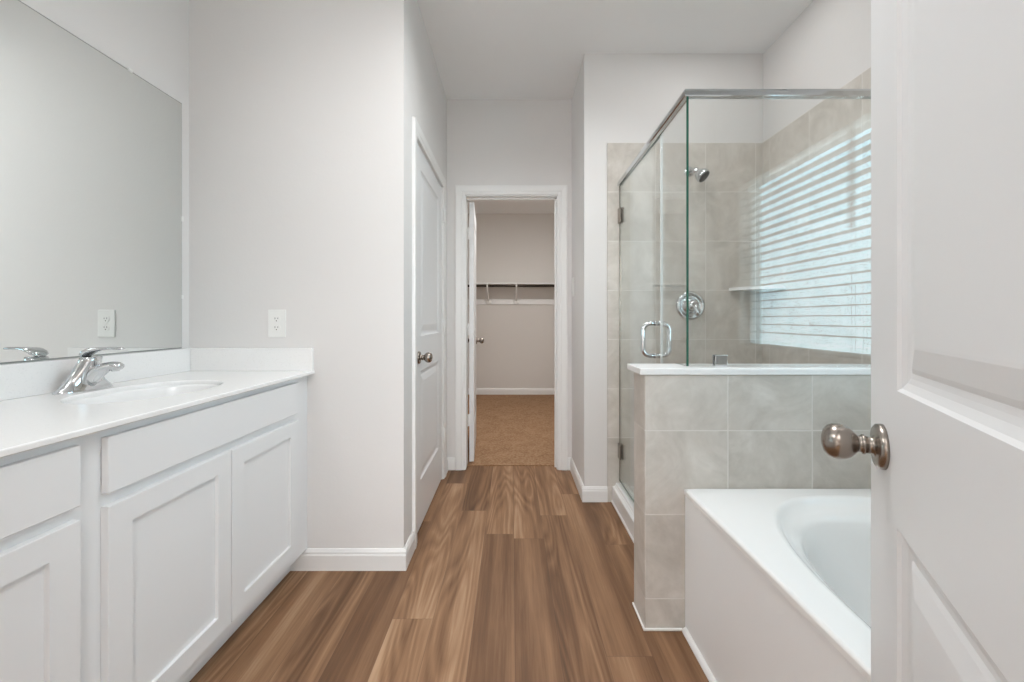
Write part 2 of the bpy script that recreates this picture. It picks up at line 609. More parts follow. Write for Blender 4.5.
def casing(mb, O, along, out, a, b, h, w=0.066):
    """mitred casing round an opening a..b of height h; O origin, along unit vector, out unit normal"""
    O, al, ou = Vector(O), Vector(along), Vector(out)
    up = Vector((0, 0, 1))
    rings = []
    for (s, z0) in ((-1, 0.0), (-1, None), (1, None), (1, 0.0)):
        edge = a if s < 0 else b
        ring = []
        for p, q in CAS:
            p *= w / 0.066
            zz = z0 if z0 is not None else h + p
            ring.append(O + al * (edge + s * p) + ou * q + up * zz)
        rings.append(ring)
    mb.loft(rings, smooth=False)


mb = MB()
casing(mb, (HX0, 0, 0), (0, 1, 0), (1, 0, 0), D1A - 0.001, D1B + 0.001, DH - 0.001)
mb.box(HX0 - 0.115, HX0, D1A - 0.012, D1A + 0.006, 0, DH, 0)
mb.box(HX0 - 0.115, HX0, D1B - 0.006, D1B + 0.012, 0, DH, 0)
mb.box(HX0 - 0.115, HX0, D1A, D1B, DH - 0.002, DH + 0.015, 0)
mb.box(HX0 - 0.060, HX0 - 0.046, D1A, D1A + 0.018, 0, DH, 0)
mb.box(HX0 - 0.060, HX0 - 0.046, D1B - 0.018, D1B, 0, DH, 0)
struct('trim_2', mb, M['trim'], 'white casing and jamb round the closed hall door', 'door casing')
mb = MB()
casing(mb, (0, YE, 0), (1, 0, 0), (0, -1, 0), E0 + 0.001, E1 - 0.001, DH, 0.072)
casing(mb, (0, YE + 0.115, 0), (1, 0, 0), (0, 1, 0), E0 + 0.001, E1 - 0.001, DH)
mb.box(E0 - 0.01, E0 + 0.008, YE, YE + 0.115, 0, DH)
mb.box(E1 - 0.008, E1 + 0.01, YE, YE + 0.115, 0, DH)
mb.box(E0, E1, YE, YE + 0.115, DH - 0.008, DH + 0.01)
mb.box(E1 - 0.019, E1 - 0.008, YE + 0.045, YE + 0.075, 0, DH - 0.008)
mb.box(E0, E1, YE + 0.045, YE + 0.075, DH - 0.019, DH - 0.008)
struct('trim_3', mb, M['trim'], 'white casing and jamb round the open closet doorway', 'door casing')
mb = MB()
casing(mb, (0, YN, 0), (1, 0, 0), (0, 1, 0), -0.575, 0.225, 2.06)
struct('trim_4', mb, M['trim'], 'white casing of the bedroom doorway behind the camera', 'door casing')


# ------------------------------------------------------------------ doors
def panel_door(w, h, t, stile=0.125):
    """two-panel moulded leaf, local x along the width, y through the thickness, z up"""
    mb = MB()
    bm = mb.bm
    xs = [0, stile, w - stile, w]
    zs = [0, 0.245, 0.828, 1.014, h - 0.115, h]
    steps = [(0.0, 0.0), (0.004, 0.004), (0.013, 0.0075), (0.020, 0.0085), (0.027, 0.0085), (0.034, 0.006), (0.060, 0.0012), (0.064, 0.001)]
    for y, s in ((0.0, 1.0), (t, -1.0)):
        for i in range(3):
            for k in range(5):
                x0, x1, z0, z1 = xs[i], xs[i + 1], zs[k], zs[k + 1]
                if i == 1 and k in (1, 3):
                    rings = [[(x0 + a, y + s * d, z0 + a), (x1 - a, y + s * d, z0 + a), (x1 - a, y + s * d, z1 - a), (x0 + a, y + s * d, z1 - a)] for a, d in steps]
                    mb.loft(rings, cap0=False, cap1=True, smooth=False)
                else:
                    mb.loft([[(x0, y, z0), (x1, y, z0), (x1, y, z1), (x0, y, z1)]], cap0=False, cap1=True)
    for k in range(5):
        for x in (0, w):
            mb._f([bm.verts.new(p) for p in ((x, 0, zs[k]), (x, t, zs[k]), (x, t, zs[k + 1]), (x, 0, zs[k + 1]))])
    for i in range(3):
        for z in (0, h):
            mb._f([bm.verts.new(p) for p in ((xs[i], 0, z), (xs[i + 1], 0, z), (xs[i + 1], t, z), (xs[i], t, z))])
    return mb


KNOB = [(0.0, 0.0735), (0.008, 0.073), (0.017, 0.0705), (0.0235, 0.0655), (0.0268, 0.059), (0.0275, 0.053), (0.0262, 0.046), (0.0228, 0.039), (0.0175, 0.0335), (0.0135, 0.0305),
        (0.0122, 0.028), (0.0128, 0.0255), (0.0148, 0.0245), (0.0150, 0.022), (0.0128, 0.020), (0.0125, 0.0125), (0.017, 0.0105), (0.0215, 0.0095)]
ROSE = [(0.0, 0.0105), (0.0225, 0.0105), (0.029, 0.0095), (0.0325, 0.007), (0.0333, 0.003), (0.0333, 0.0)]


def knob_set(parent, x, z, t, side_only=None):
    for y, sgn in ((0.0, 1), (t, -1)):
        rot = Matrix.Translation((x, y, z)) @ Matrix.Rotation(PI / 2 * sgn, 4, 'X')
        k = MB().lathe(list(reversed(KNOB)), rot, 40).build('door_knob', M['nickel'], parent, local=True)
        tag(k, 'satin nickel egg-shaped knob')
        MB().lathe(list(reversed(ROSE)), rot, 40).build('rose', M['nickel'], k, local=True)


def door_hinges(parent, y, zs, x=0.0, out=-1):
    for z in zs:
        mb = MB()
        mb.lathe([(0.0065, z - 0.045), (0.0065, z + 0.045)], Matrix.Translation((x, y + out * 0.004, 0)), 12)
        mb.lathe([(0.003, z - 0.05), (0.005, z - 0.046), (0.005, z + 0.046), (0.003, z + 0.05)], Matrix.Translation((x, y + out * 0.004, 0)), 12)
        mb.box(x - 0.0015, x + 0.001, min(y + out * 0.004, y + 0.03), max(y + out * 0.004, y + 0.03), z - 0.045, z + 0.045)
        mb.build('hinge', M['trim'], parent, local=True)


# closed hall door: local x runs from the hinge (far) toward the camera, visible face local y = 0 faces +x
d1w = D1B - D1A - 0.018
d1 = empty('door_1', (HX0 - 0.004, D1B - 0.009, 0.012), 'closed white two-panel door on the left side of the short hall', 'door', -PI / 2, kind='structure')
# rotation -90 deg: local x -> -y, local y -> +x ; flip so thickness goes into the wall
mbd = panel_door(d1w, 2.018, 0.035)
bmesh.ops.translate(mbd.bm, verts=mbd.bm.verts, vec=(0, -0.035, 0))
mbd.build('door_leaf', M['door'], d1, local=True)
piv = bpy.data.objects
for y, sgn in ((0.0, -1),):
    rot = Matrix.Translation((d1w - 0.07, y, 0.905)) @ Matrix.Rotation(-PI / 2, 4, 'X')
    k = MB().lathe(list(reversed(KNOB)), rot, 40).build('door_knob', M['nickel'], d1, local=True)
    tag(k, 'satin nickel egg-shaped knob')
    MB().lathe(list(reversed(ROSE)), rot, 40).build('rose', M['nickel'], k, local=True)
for z in (0.295, 1.05, 1.825):
    mb = MB()
    mb.lathe([(0.004, z - 0.052), (0.0085, z - 0.047), (0.0085, z + 0.047), (0.004, z + 0.052)], Matrix.Translation((-0.003, 0.018, 0)), 14)
    mb.box(-0.0075, 0.0, -0.03, 0.010, z - 0.045, z + 0.045)
    mb.build('hinge', M['trim'], d1, local=True)

# closet door swung into the closet, a little past square
d2 = empty('door_2', (-0.329, YE + 0.122, 0.016), 'white closet door standing open inside the closet', 'door', PI / 2 + math.radians(3.6), kind='structure')
mbd = panel_door(0.675, 2.005, 0.035)
bmesh.ops.translate(mbd.bm, verts=mbd.bm.verts, vec=(0, -0.035, 0))
mbd.build('door_leaf', M['door'], d2, local=True)
for y, sgn in ((0.0, -1), (-0.035, 1)):
    rot = Matrix.Translation((0.675 - 0.065, y, 0.90)) @ Matrix.Rotation(PI / 2 * sgn, 4, 'X')
    k = MB().lathe(list(reversed(KNOB)), rot, 32).build('door_knob', M['nickel'], d2, local=True)
    tag(k, 'satin nickel egg-shaped knob')
    MB().lathe(list(reversed(ROSE)), rot, 32).build('rose', M['nickel'], k, local=True)
for z in (0.32, 1.02, 1.76):
    mb = MB()
    mb.box(-0.004, 0.0005, -0.006, 0.014, z - 0.046, z + 0.046)
    mb.lathe([(0.006, z - 0.046), (0.006, z + 0.046)], Matrix.Translation((-0.003, 0.012, 0)), 12)
    mb.build('hinge', M['trim'], d2, local=True)

# open bathroom door beside the camera
DA = math.atan2(1.0, 0.585)
d3 = empty('door_3', (0.206, 0.0, 0.008), 'large white two-panel door standing open at the right edge of the photo', 'door', DA, kind='structure')
# local x toward the free edge; visible face looks along local +y, so the thickness runs to -y
mbd = panel_door(0.753, 2.03, 0.035, 0.128)
bmesh.ops.translate(mbd.bm, verts=mbd.bm.verts, vec=(0, -0.035, 0))
mbd.build('door_leaf', M['door'], d3, local=True)
for y, sgn in ((0.0, -1), (-0.035, 1)):
    rot = Matrix.Translation((0.753 - 0.066, y, 0.921)) @ Matrix.Rotation(PI / 2 * sgn, 4, 'X')
    k = MB().lathe(list(reversed(KNOB)), rot, 48).build('door_knob', M['nickel'], d3, local=True)
    tag(k, 'satin nickel egg-shaped knob')
    MB().lathe(list(reversed(ROSE)), rot, 48).build('rose', M['nickel'], k, local=True)

# ------------------------------------------------------------------ vanity cabinets
XF = SKEW
VX = -0.915           # face frame plane
DX = -0.897           # door faces
CT = 0.888            # counter top height
CB = 0.8725


def shaker(mb, y0, y1, z0, z1, rail=0.057, x0=VX, x1=DX, rec=0.009):
    """framed front with a recessed flat panel, facing +x"""
    e = 0.0015
    rings = []
    def rect(x, i):
        return [(x, y0 + i, z0 + i), (x, y1 - i, z0 + i), (x, y1 - i, z1 - i), (x, y0 + i, z1 - i)]
    rings = [rect(x0 + 0.0005, 0), rect(x1 - e, 0), rect(x1, e), rect(x1, rail), rect(x1 - rec, rail + 0.0015)]
    mb.loft(rings, smooth=False)
    return mb


def slab_front(mb, y0, y1, z0, z1):
    return mb.box(VX + 0.0005, DX, y0, y1, z0, z1, bevel=0.0015, seg=1)


def cabinet(name, y0, y1, label, stile_l, stile_r, fronts):
    c = empty(name, (-1.18, (y0 + y1) / 2, 0), label, 'cabinet')
    mb = MB()
    # carcass: sides, back, bottom behind a face frame
    mb.box(XL + 0.001, VX - 0.019, y0, y0 + 0.016, 0.095, CB - 0.001)
    mb.box(XL + 0.001, VX - 0.019, y1 - 0.016, y1, 0.095, CB - 0.001)
    mb.box(XL + 0.001, XL + 0.008, y0, y1, 0.095, CB - 0.001)
    mb.box(XL + 0.001, VX - 0.019, y0, y1, 0.095, 0.111)
    mb.build('carcass', M['cabinet'], c)
    mb = MB()
    mb.box(VX - 0.019, VX, y0, y0 + stile_l, 0.095, CB - 0.001)
    mb.box(VX - 0.019, VX, y1 - stile_r, y1, 0.095, CB - 0.001)
    mb.box(VX - 0.019, VX, y0 + stile_l, y1 - stile_r, 0.095, 0.14)
    mb.box(VX - 0.019, VX, y0 + stile_l, y1 - stile_r, 0.690, 0.735)
    mb.box(VX - 0.019, VX, y0 + stile_l, y1 - stile_r, 0.826, CB - 0.001)
    mb.build('face_frame', M['cabinet'], c)
    MB().box(-0.999, -0.984, y0, y1, 0, 0.095).build('toe_kick', M['cabinet'], c)
    for kind, a, b, z0, z1 in fronts:
        mb = MB()
        if kind == 'drawer_front':
            slab_front(mb, a, b, z0, z1)
        else:
            shaker(mb, a, b, z0, z1)
        mb.build(kind, M['cabinet'], c)
    return c


Y_CAB = 0.873
cabinet('sink_cabinet', Y_CAB, YF - 0.001, 'white sink base cabinet with one wide false front over two shaker doors', 0.03, 0.115,
        [('drawer_front', 0.902, 1.676, 0.722, 0.851), ('door', 0.902, 1.2875, 0.135, 0.693), ('door', 1.2905, 1.676, 0.135, 0.693)])
cabinet('drawer_cabinet', 0.30, Y_CAB, 'white cabinet with one drawer over a shaker door, at the near end of the vanity', 0.03, 0.03,
        [('drawer_front', 0.326, 0.846, 0.722, 0.851), ('door', 0.326, 0.846, 0.135, 0.693)])

# ------------------------------------------------------------------ countertop with integral bowl
ct = empty('vanity_countertop', (-1.16, 1.04, CB), 'white speckled stone vanity top with an oval basin', 'countertop')
BCX, BCY, BRX, BRY = -1.160, 1.292, 0.160, 0.205
CX0, CX1, CY0, CY1 = XL + 0.001, -0.881, 0.275, YF - 0.001


def ring_angles(x0, x1, y0, y1, cx, cy, n=72):
    a = [2 * PI * k / n for k in range(n)]
    a += [math.atan2(y - cy, x - cx) % (2 * PI) for x in (x0, x1) for y in (y0, y1)]
    a = sorted(a)
    return [v for i, v in enumerate(a) if i == 0 or v - a[i - 1] > 1e-4]


def rect_ray(a, x0, x1, y0, y1, cx, cy):
    c, s = math.cos(a), math.sin(a)
    ts = []
    if abs(c) > 1e-9:
        ts.append(((x1 if c > 0 else x0) - cx) / c)
    if abs(s) > 1e-9:
        ts.append(((y1 if s > 0 else y0) - cy) / s)
    t = min(ts)
    return cx + t * c, cy + t * s


def super_pt(a, cx, cy, rx, ry, n):
    c, s = math.cos(a), math.sin(a)
    t = (abs(c / rx) ** n + abs(s / ry) ** n) ** (-1.0 / n)
    return cx + t * c, cy + t * s


ANG = ring_angles(CX0, CX1, CY0, CY1, BCX, BCY)
mb = MB()
e = 0.003


def R(z, ins):
    return [(*rect_ray(a, CX0 + ins, CX1 - ins, CY0 + ins, CY1 - ins, BCX, BCY), z) for a in ANG]


def E_(z, k):
    return [(*super_pt(a, BCX, BCY, BRX * k, BRY * k, 2.15), z) for a in ANG]


mb.loft([E_(CB, 1.0), R(CB, e), R(CB + e, 0), R(CT - e, 0), R(CT - 0.001, 0.001), R(CT, e), E_(CT, 1.035), E_(CT - 0.001, 1.02), E_(CT - 0.004, 1.006), E_(CT - 0.009, 1.0), E_(CB, 1.0)], False, False, smooth=False)
top = mb.build('top_slab', M['quartz'], ct)
mb = MB()
mb.loft([E_(CB, 1.03), E_(CB + 0.0, 1.0), E_(CB - 0.008, 0.985), E_(CB - 0.03, 0.95), E_(CB - 0.065, 0.86), E_(CB - 0.095, 0.70), E_(CB - 0.112, 0.48), E_(CB - 0.118, 0.22), E_(CB - 0.120, 0.10)],
        False, True)
bowl = mb.build('sink_basin', M['acrylic'], ct)
tag(bowl, 'smooth white oval basin')
MB().lathe([(0.024, 0.0), (0.024, 0.002), (0.018, 0.004), (0.0, 0.005)], Matrix.Translation((BCX, BCY, CB - 0.1205)), 24).build('drain', M['chrome'], bowl)
tag(MB().box(CX0, CX0 + 0.02, CY0, CY1, CT, 0.989, bevel=0.002).build('backsplash', M['quartz']), 'long low white stone backsplash under the mirror', 'backsplash')
tag(MB().box(CX0 + 0.0205, CX1 - 0.003, CY1 - 0.02, CY1, CT, 0.989, bevel=0.002).build('side_splash', M['quartz']), 'short white stone side splash under the outlet, at the end of the vanity', 'backsplash')

# ------------------------------------------------------------------ faucet
FX, FY, FZ = -1.372, 1.283, CT
fa = empty('faucet', (FX, FY, FZ), 'chrome single-lever faucet on the vanity top behind the basin', 'faucet')


def ell(cx, cy, z, rx, ry, n=36, p=2.2):
    out = []
    for k in range(n):
        a = 2 * PI * k / n
        x, y = super_pt(a, 0, 0, rx, ry, p)
        out.append((FX + cx + x, FY + cy + y, FZ + z))
    return out


mb = MB()
mb.loft([ell(0.004, 0, 0.0, 0.031, 0.084), ell(0.004, 0, 0.004, 0.031, 0.084), ell(0.004, 0, 0.010, 0.029, 0.080), ell(0.004, 0, 0.018, 0.0275, 0.070),
         ell(0.005, 0, 0.028, 0.027, 0.059), ell(0.007, 0, 0.042, 0.027, 0.049), ell(0.010, 0, 0.058, 0.0265, 0.040), ell(0.015, 0, 0.076, 0.026, 0.033),
         ell(0.021, 0, 0.094, 0.025, 0.028), ell(0.025, 0, 0.108, 0.0245, 0.0255), ell(0.026, 0, 0.1095, 0.021, 0.0215)])
body = mb.build('body', M['chrome'], fa)


def sect(x, z, tilt, hw, hh, n=28):
    """cross-section in the plane across the spout; tilt = pitch of its path"""
    out = []
    for k in range(n):
        a = 2 * PI * k / n
        y = hw * math.cos(a)
        h = hh * math.sin(a)
        out.append((FX + x - h * math.sin(tilt), FY + y, FZ + z + h * math.cos(tilt)))
    return out


mb = MB()
mb.loft([sect(0.010, 0.034, 0.8, 0.024, 0.030), sect(0.028, 0.048, 0.7, 0.0225, 0.027), sect(0.048, 0.062, 0.5, 0.0205, 0.0215), sect(0.072, 0.074, 0.25, 0.019, 0.0160),
         sect(0.094, 0.0800, 0.0, 0.0185, 0.0135), sect(0.110, 0.0785, -0.2, 0.0175, 0.0135), sect(0.120, 0.0765, -0.3, 0.013, 0.0105), sect(0.1235, 0.0765, -0.3, 0.004, 0.003)])
spout = mb.build('spout', M['chrome'], fa)
MB().lathe([(0.0095, -0.004), (0.0105, 0.0), (0.0105, 0.006)], Matrix.Translation((FX + 0.104, FY, FZ + 0.0665)), 20).build('aerator', M['chrome'], spout)
mb = MB()
mb.loft([sect(0.004, 0.111, 0.6, 0.010, 0.003), sect(0.009, 0.116, 0.5, 0.021, 0.009), sect(0.018, 0.1225, 0.4, 0.0255, 0.011), sect(0.030, 0.1285, 0.25, 0.0255, 0.0105),
         sect(0.048, 0.1325, 0.15, 0.021, 0.0075), sect(0.070, 0.1350, 0.06, 0.0145, 0.005), sect(0.095, 0.1360, 0.0, 0.0115, 0.0045), sect(0.118, 0.1350, -0.05, 0.0105, 0.0048),
         sect(0.127, 0.1345, -0.05, 0.0085, 0.004), sect(0.130, 0.1343, 0, 0.003, 0.0015)])
lever = mb.build('lever', M['chrome'], fa)
MB().lathe([(0.0025, 0.012), (0.0025, 0.060), (0.0045, 0.062), (0.0050, 0.068), (0.0035, 0.073), (0.0, 0.074)], Matrix.Translation((FX - 0.0275, FY, FZ)), 14).build('lift_rod', M['chrome'], fa)

# ------------------------------------------------------------------ mirror, outlets
mi = empty('wall_mirror', (XL, 1.0, 0.9905), 'wide frameless wall mirror standing on the vanity backsplash', 'mirror')
mb = MB()
def mrect(x, i):
    return [(XL + x, 0.28 + i, 0.9905 + i), (XL + x, 1.737 - i, 0.9905 + i), (XL + x, 1.737 - i, 2.058 - i), (XL + x, 0.28 + i, 2.058 - i)]


mb.loft([mrect(0.0005, 0), mrect(0.0042, 0), mrect(0.0065, 0.0045)], smooth=False)
g = mb.build('mirror_glass', [M['mirror'], M['mirror_edge']], mi)
for p in g.data.polygons:
    p.material_index = 0 if p.normal.x > 0.98 else 1
for y, z, dy, dz in ((1.504, 2.058, 0.008, 0.006), (0.60, 2.058, 0.008, 0.006), (1.737, 1.555, 0.004, 0.011), (1.737, 1.214, 0.004, 0.008)):
    MB().box(XL + 0.0005, XL + 0.0095, y - dy, y + dy, z - dz, z + dz, bevel=0.0015).build('mirror_clip', M['plastic'], mi)

XF = None
ol = empty('wall_outlet', (-1.049, YF, 1.098), 'white duplex outlet on the wall between the mirror and the hall', 'outlet')
MB().box(-1.049 - 0.040, -1.049 + 0.040, YF - 0.006, YF - 0.0002, 1.098 - 0.0615, 1.098 + 0.0615, bevel=0.003).build('cover_plate', M['plastic'], ol)
for dz in (0.0195, -0.0195):
    mb = MB()
    cz = 1.098 + dz
    pts = []
    for k in range(28):
        a = 2 * PI * k / 28
        x, z = 0.0172 * math.cos(a), max(-0.0125, min(0.0125, 0.0172 * math.sin(a)))
        pts.append((x, z))
    mb.loft([[(-1.049 + x, YF - 0.0062, cz + z) for x, z in pts], [(-1.049 + x, YF - 0.0078, cz + z) for x, z in pts]], smooth=False)
    rc = mb.build('receptacle', M['plastic'], ol)
    mb = MB()
    for sx, hh in ((-0.0063, 0.0040), (0.0063, 0.0032)):
        mb.box(-1.049 + sx - 0.0011, -1.049 + sx + 0.0011, YF - 0.0083, YF - 0.0077, cz + 0.003 - hh, cz + 0.003 + hh)
    mb.lathe([(0.0024, 0), (0.0024, 0.0006)], Matrix.Translation((-1.049, YF - 0.0077, cz - 0.0075)) @ Matrix.Rotation(PI / 2, 4, 'X'), 14)
    mb.build('socket_slots', M['rubber'], rc)
MB().lathe([(0.003, 0), (0.003, 0.0012), (0.001, 0.0016)], Matrix.Translation((-1.049, YF - 0.006, 1.098)) @ Matrix.Rotation(PI / 2, 4, 'X'), 12).build('screw', M['plastic'], ol)

sw = empty('light_switch', (HX1, 2.86, 1.347), 'white light switch on the hall wall just before the closet doorway', 'switch')
MB().box(HX1 - 0.006, HX1 - 0.0002, 2.86 - 0.036, 2.86 + 0.036, 1.347 - 0.068, 1.347 + 0.068, bevel=0.002).build('cover_plate', M['plastic'], sw)
MB().box(HX1 - 0.0105, HX1 - 0.0061, 2.86 - 0.016, 2.86 + 0.016, 1.347 - 0.033, 1.347 + 0.033, bevel=0.002).build('rocker', M['plastic'], sw)

# ------------------------------------------------------------------ shower
TB = YS - 0.011       # tile face, back
TS = XR - 0.011       # tile face, side
sp = empty('shower_pan', (1.07, 2.0, 0), 'white shower base with a stepped curb behind the tiled low wall', 'shower base')
mb = MB()
mb.box(0.68, TS - 0.001, KY1 + 0.001, TB - 0.001, 0, 0.045, bevel=0.004)
mb.build('shower_floor', M['pan'], sp)
mb = MB()
prism(mb, [(0, 0), (0.095, 0), (0.095, 0.112), (0.088, 0.119), (0.030, 0.119), (0.026, 0.115), (0.026, 0.108), (0.018, 0.100), (0.010, 0.098), (0.006, 0.094), (0.006, 0.012), (0, 0.010)],
      (0.606, KY1 + 0.001, 0), (0.606, TB - 0.001, 0), (1, 0, 0))
mb.build('curb', M['pan'], sp)

GX, GY = 0.657, 1.494
CAPZ = 0.9415
en = empty('shower_enclosure', (GX, GY, CAPZ), 'frameless glass shower enclosure with a chrome header on the tiled low wall', 'shower enclosure')


def glass_box(x0, x1, y0, y1, z0, z1, thin):
    mb = MB()
    mb.box(x0, x1, y0, y1, z0, z1)
    for f in mb.bm.faces:
        f.normal_update()
        f.material_index = 0 if abs(f.normal['xyz'.index(thin)]) > 0.9 else 1
    return mb


HZ = 1.952
fp = glass_box(GX + 0.004, TS - 0.002, GY - 0.005, GY + 0.005, CAPZ, HZ + 0.004, 'y').build('front_pane', [M['glass'], M['glass_edge']], en)
# notched return pane: over the cap, and down to the curb behind the knee wall
mb = MB()
YD = 1.748
mb.bm.verts.ensure_lookup_table()
pts = [(GY - 0.005, CAPZ), (KY1 + 0.023, CAPZ), (KY1 + 0.023, 0.122), (YD - 0.004, 0.122), (YD - 0.004, HZ + 0.004), (GY - 0.005, HZ + 0.004)]
mb.loft([[(GX - 0.005, y, z) for y, z in pts], [(GX + 0.004, y, z) for y, z in pts]], smooth=False)
for f in mb.bm.faces:
    f.normal_update()
    f.material_index = 0 if abs(f.normal.x) > 0.9 or abs(f.calc_center_median().y - YD) < 0.006 else 1
mb.build('return_pane', [M['glass'], M['glass_edge']], en)
# header rails (front one along the wall top, side one toward the back wall)
mb = MB()
prof = [(-0.014, 0), (-0.010, -0.003), (-0.006, 0.0), (0.006, 0.0), (0.010, -0.003), (0.014, 0), (0.0145, 0.015), (0.012, 0.023), (0.006, 0.026), (-0.006, 0.026), (-0.012, 0.023), (-0.0145, 0.015)]
mb.loft([[(TS - 0.001, GY + p, HZ + q) for p, q in prof], [(GX + p, GY + p, HZ + q) for p, q in prof]], smooth=False)
mb.build('header_rail', M['chrome'], en)
mb = MB()
SAG = 0.022
mb.loft([[(GX + p, GY + p, HZ + q) for p, q in prof], [(GX + p, TB - 0.001, HZ - SAG + q) for p, q in prof]], smooth=False)
mb.build('header_rail', M['chrome'], en)
mb = MB()
mb.box(0.757, 0.803, GY - 0.012, GY - 0.0055, CAPZ, CAPZ + 0.042, bevel=0.002)
mb.box(0.757, 0.803, GY + 0.0055, GY + 0.012, CAPZ, CAPZ + 0.042, bevel=0.002)
mb.build('glass_clamp', M['chrome'], en)
# door leaf
mb = glass_box(GX - 0.005, GX + 0.004, YD + 0.002, TB - 0.006, 0.134, HZ - 0.026, 'x')
for f in mb.bm.faces:
    if f.normal.y > 0.9:
        f.material_index = 2
dr = mb.build('glass_door', [M['glass'], M['glass_edge'], M['nickel']], en)
MB().box(GX - 0.0052, GX + 0.0042, YD - 0.0032, YD + 0.0018, 0.14, HZ - 0.03).build('edge_seal', M['seal'], dr)
hy, hz0, hz1 = 1.815, 0.950, 1.098
mb = MB()
for s in (-1, 1):
    rad, reach = 0.034, 0.060
    pts = [(GX + s * 0.005, hy, hz0)]
    cz0 = hz0 + rad
    for k in range(9):
        a = PI / 2 * k / 8
        pts.append((GX + s * (reach - rad + rad * math.sin(a)), hy, hz0 + rad - rad * math.cos(a)))
    for k in range(9):
        a = PI / 2 * k / 8
        pts.append((GX + s * (reach - rad + rad * math.cos(a)), hy, hz1 - rad + rad * math.sin(a)))
    pts.append((GX + s * 0.005, hy, hz1))
    mb.tube(pts, 0.0102, 16)
    for z in (hz0, hz1):
        mb.tube([(GX + s * 0.0045, hy, z), (GX + s * 0.0085, hy, z)], 0.0125, 18)
mb.build('pull_handle', M['chrome'], dr)
for z in (0.318, 1.742):
    mb = MB()
    mb.box(GX - 0.013, GX - 0.0055, TB - 0.055, TB - 0.001, z - 0.045, z + 0.045, bevel=0.002)
    mb.box(GX + 0.0045, GX + 0.012, TB - 0.055, TB - 0.001, z - 0.045, z + 0.045, bevel=0.002)
    mb.tube([(GX, TB - 0.014, z - 0.047), (GX, TB - 0.014, z + 0.047)], 0.008, 14)
    mb.build('glass_hinge', M['nickel'], dr)

# shower head
SHX, SHZ = 1.080, 2.015
sh = empty('showerhead', (SHX, TB, SHZ), 'small chrome shower head high on the back tile wall', 'shower head')
wallrot = Matrix.Rotation(PI / 2, 4, 'X')
MB().lathe([(0.031, 0.0), (0.031, 0.003), (0.026, 0.009), (0.014, 0.012)], Matrix.Translation((SHX, TB - 0.0003, SHZ)) @ wallrot, 28).build('flange', M['chrome'], sh)
arm = [(SHX, TB - 0.008, SHZ), (SHX, TB - 0.035, SHZ - 0.001), (SHX + 0.002, TB - 0.055, SHZ - 0.006), (SHX + 0.004, TB - 0.072, SHZ - 0.016)]
MB().tube(arm, 0.0105, 16).build('arm', M['chrome'], sh)
dirv = Vector((0.50, -0.50, -0.70)).normalized()
rot = Matrix.Translation(Vector(arm[-1]) - dirv * 0.006) @ Vector((0, 0, 1)).rotation_difference(dirv).to_matrix().to_4x4()
hd = MB().lathe([(0.012, 0.0), (0.017, 0.006), (0.017, 0.018), (0.013, 0.024), (0.024, 0.032), (0.034, 0.046), (0.039, 0.060), (0.0405, 0.072), (0.0395, 0.078), (0.036, 0.080)], rot, 36).build('spray_head', M['chrome'], sh)
MB().lathe([(0.0355, 0.0795), (0.0355, 0.0815), (0.028, 0.083), (0.0, 0.0835)], rot, 36).build('spray_face', M['dark_metal'], hd)

# shower valve
SVX, SVZ = 1.088, 1.198
sv = empty('shower_valve', (SVX, TB, SVZ), 'round chrome shower valve with a lever on the back tile wall', 'shower valve')
wr = Matrix.Translation((SVX, TB - 0.0003, SVZ)) @ wallrot
MB().lathe([(0.088, 0.0), (0.088, 0.004), (0.085, 0.009), (0.079, 0.0125), (0.074, 0.0135), (0.069, 0.012), (0.062, 0.006), (0.053, 0.004), (0.046, 0.008), (0.041, 0.022), (0.036, 0.026)], wr, 48).build('escutcheon', M['chrome'], sv)
MB().lathe([(0.034, 0.023), (0.034, 0.040), (0.030, 0.052), (0.024, 0.060), (0.012, 0.064), (0.0, 0.065)], wr, 36).build('hub', M['chrome'], sv)
mb = MB()
pts = [(SVX + 0.002, TB - 0.052, SVZ + 0.006), (SVX + 0.006, TB - 0.066, SVZ - 0.014), (SVX + 0.010, TB - 0.073, SVZ - 0.038), (SVX + 0.013, TB - 0.074, SVZ - 0.058), (SVX + 0.014, TB - 0.073, SVZ - 0.066)]
mb.tube(pts, [0.019, 0.017, 0.0135, 0.012, 0.006], 16)
mb.build('lever', M['chrome'], sv)

# corner shelf
mb = MB()
ZS = 1.288
arc = [(TS - 0.0005, TB - 0.0005)] + [(TS - 0.0005 - 0.205 * math.cos(a), TB - 0.0005 - 0.205 * math.sin(a)) for a in [PI / 2 * k / 16 for k in range(17)]]
mb.loft([[(x, y, ZS) for x, y in arc], [(x, y, ZS + 0.018) for x, y in arc]], smooth=False)
tag(mb.build('corner_shelf', M['quartz']), 'white stone corner shelf in the shower beside the valve', 'shelf')

# ------------------------------------------------------------------ tub
TX0, TX1, TY0, TY1, TR = 0.618, XR - 0.012, YN + 0.012, KY0 - 0.001, 0.511
tb = empty('bathtub', (1.08, 0.70, 0), 'white drop-in bathtub with an oval basin and flat apron beside the tiled low wall', 'bathtub')
TCX, TCY, TRX, TRY = 1.100, 0.665, 0.390, 0.695
TANG = ring_angles(TX0, TX1, TY0, TY1, TCX, TCY, 120)


def TRc(z, ins):
    return [(*rect_ray(a, TX0 + ins, TX1 - ins, TY0 + ins, TY1 - ins, TCX, TCY), z) for a in TANG]


def TE(z, kx, ky, n=2.6):
    return [(*super_pt(a, TCX, TCY, kx, ky, n), z) for a in TANG]


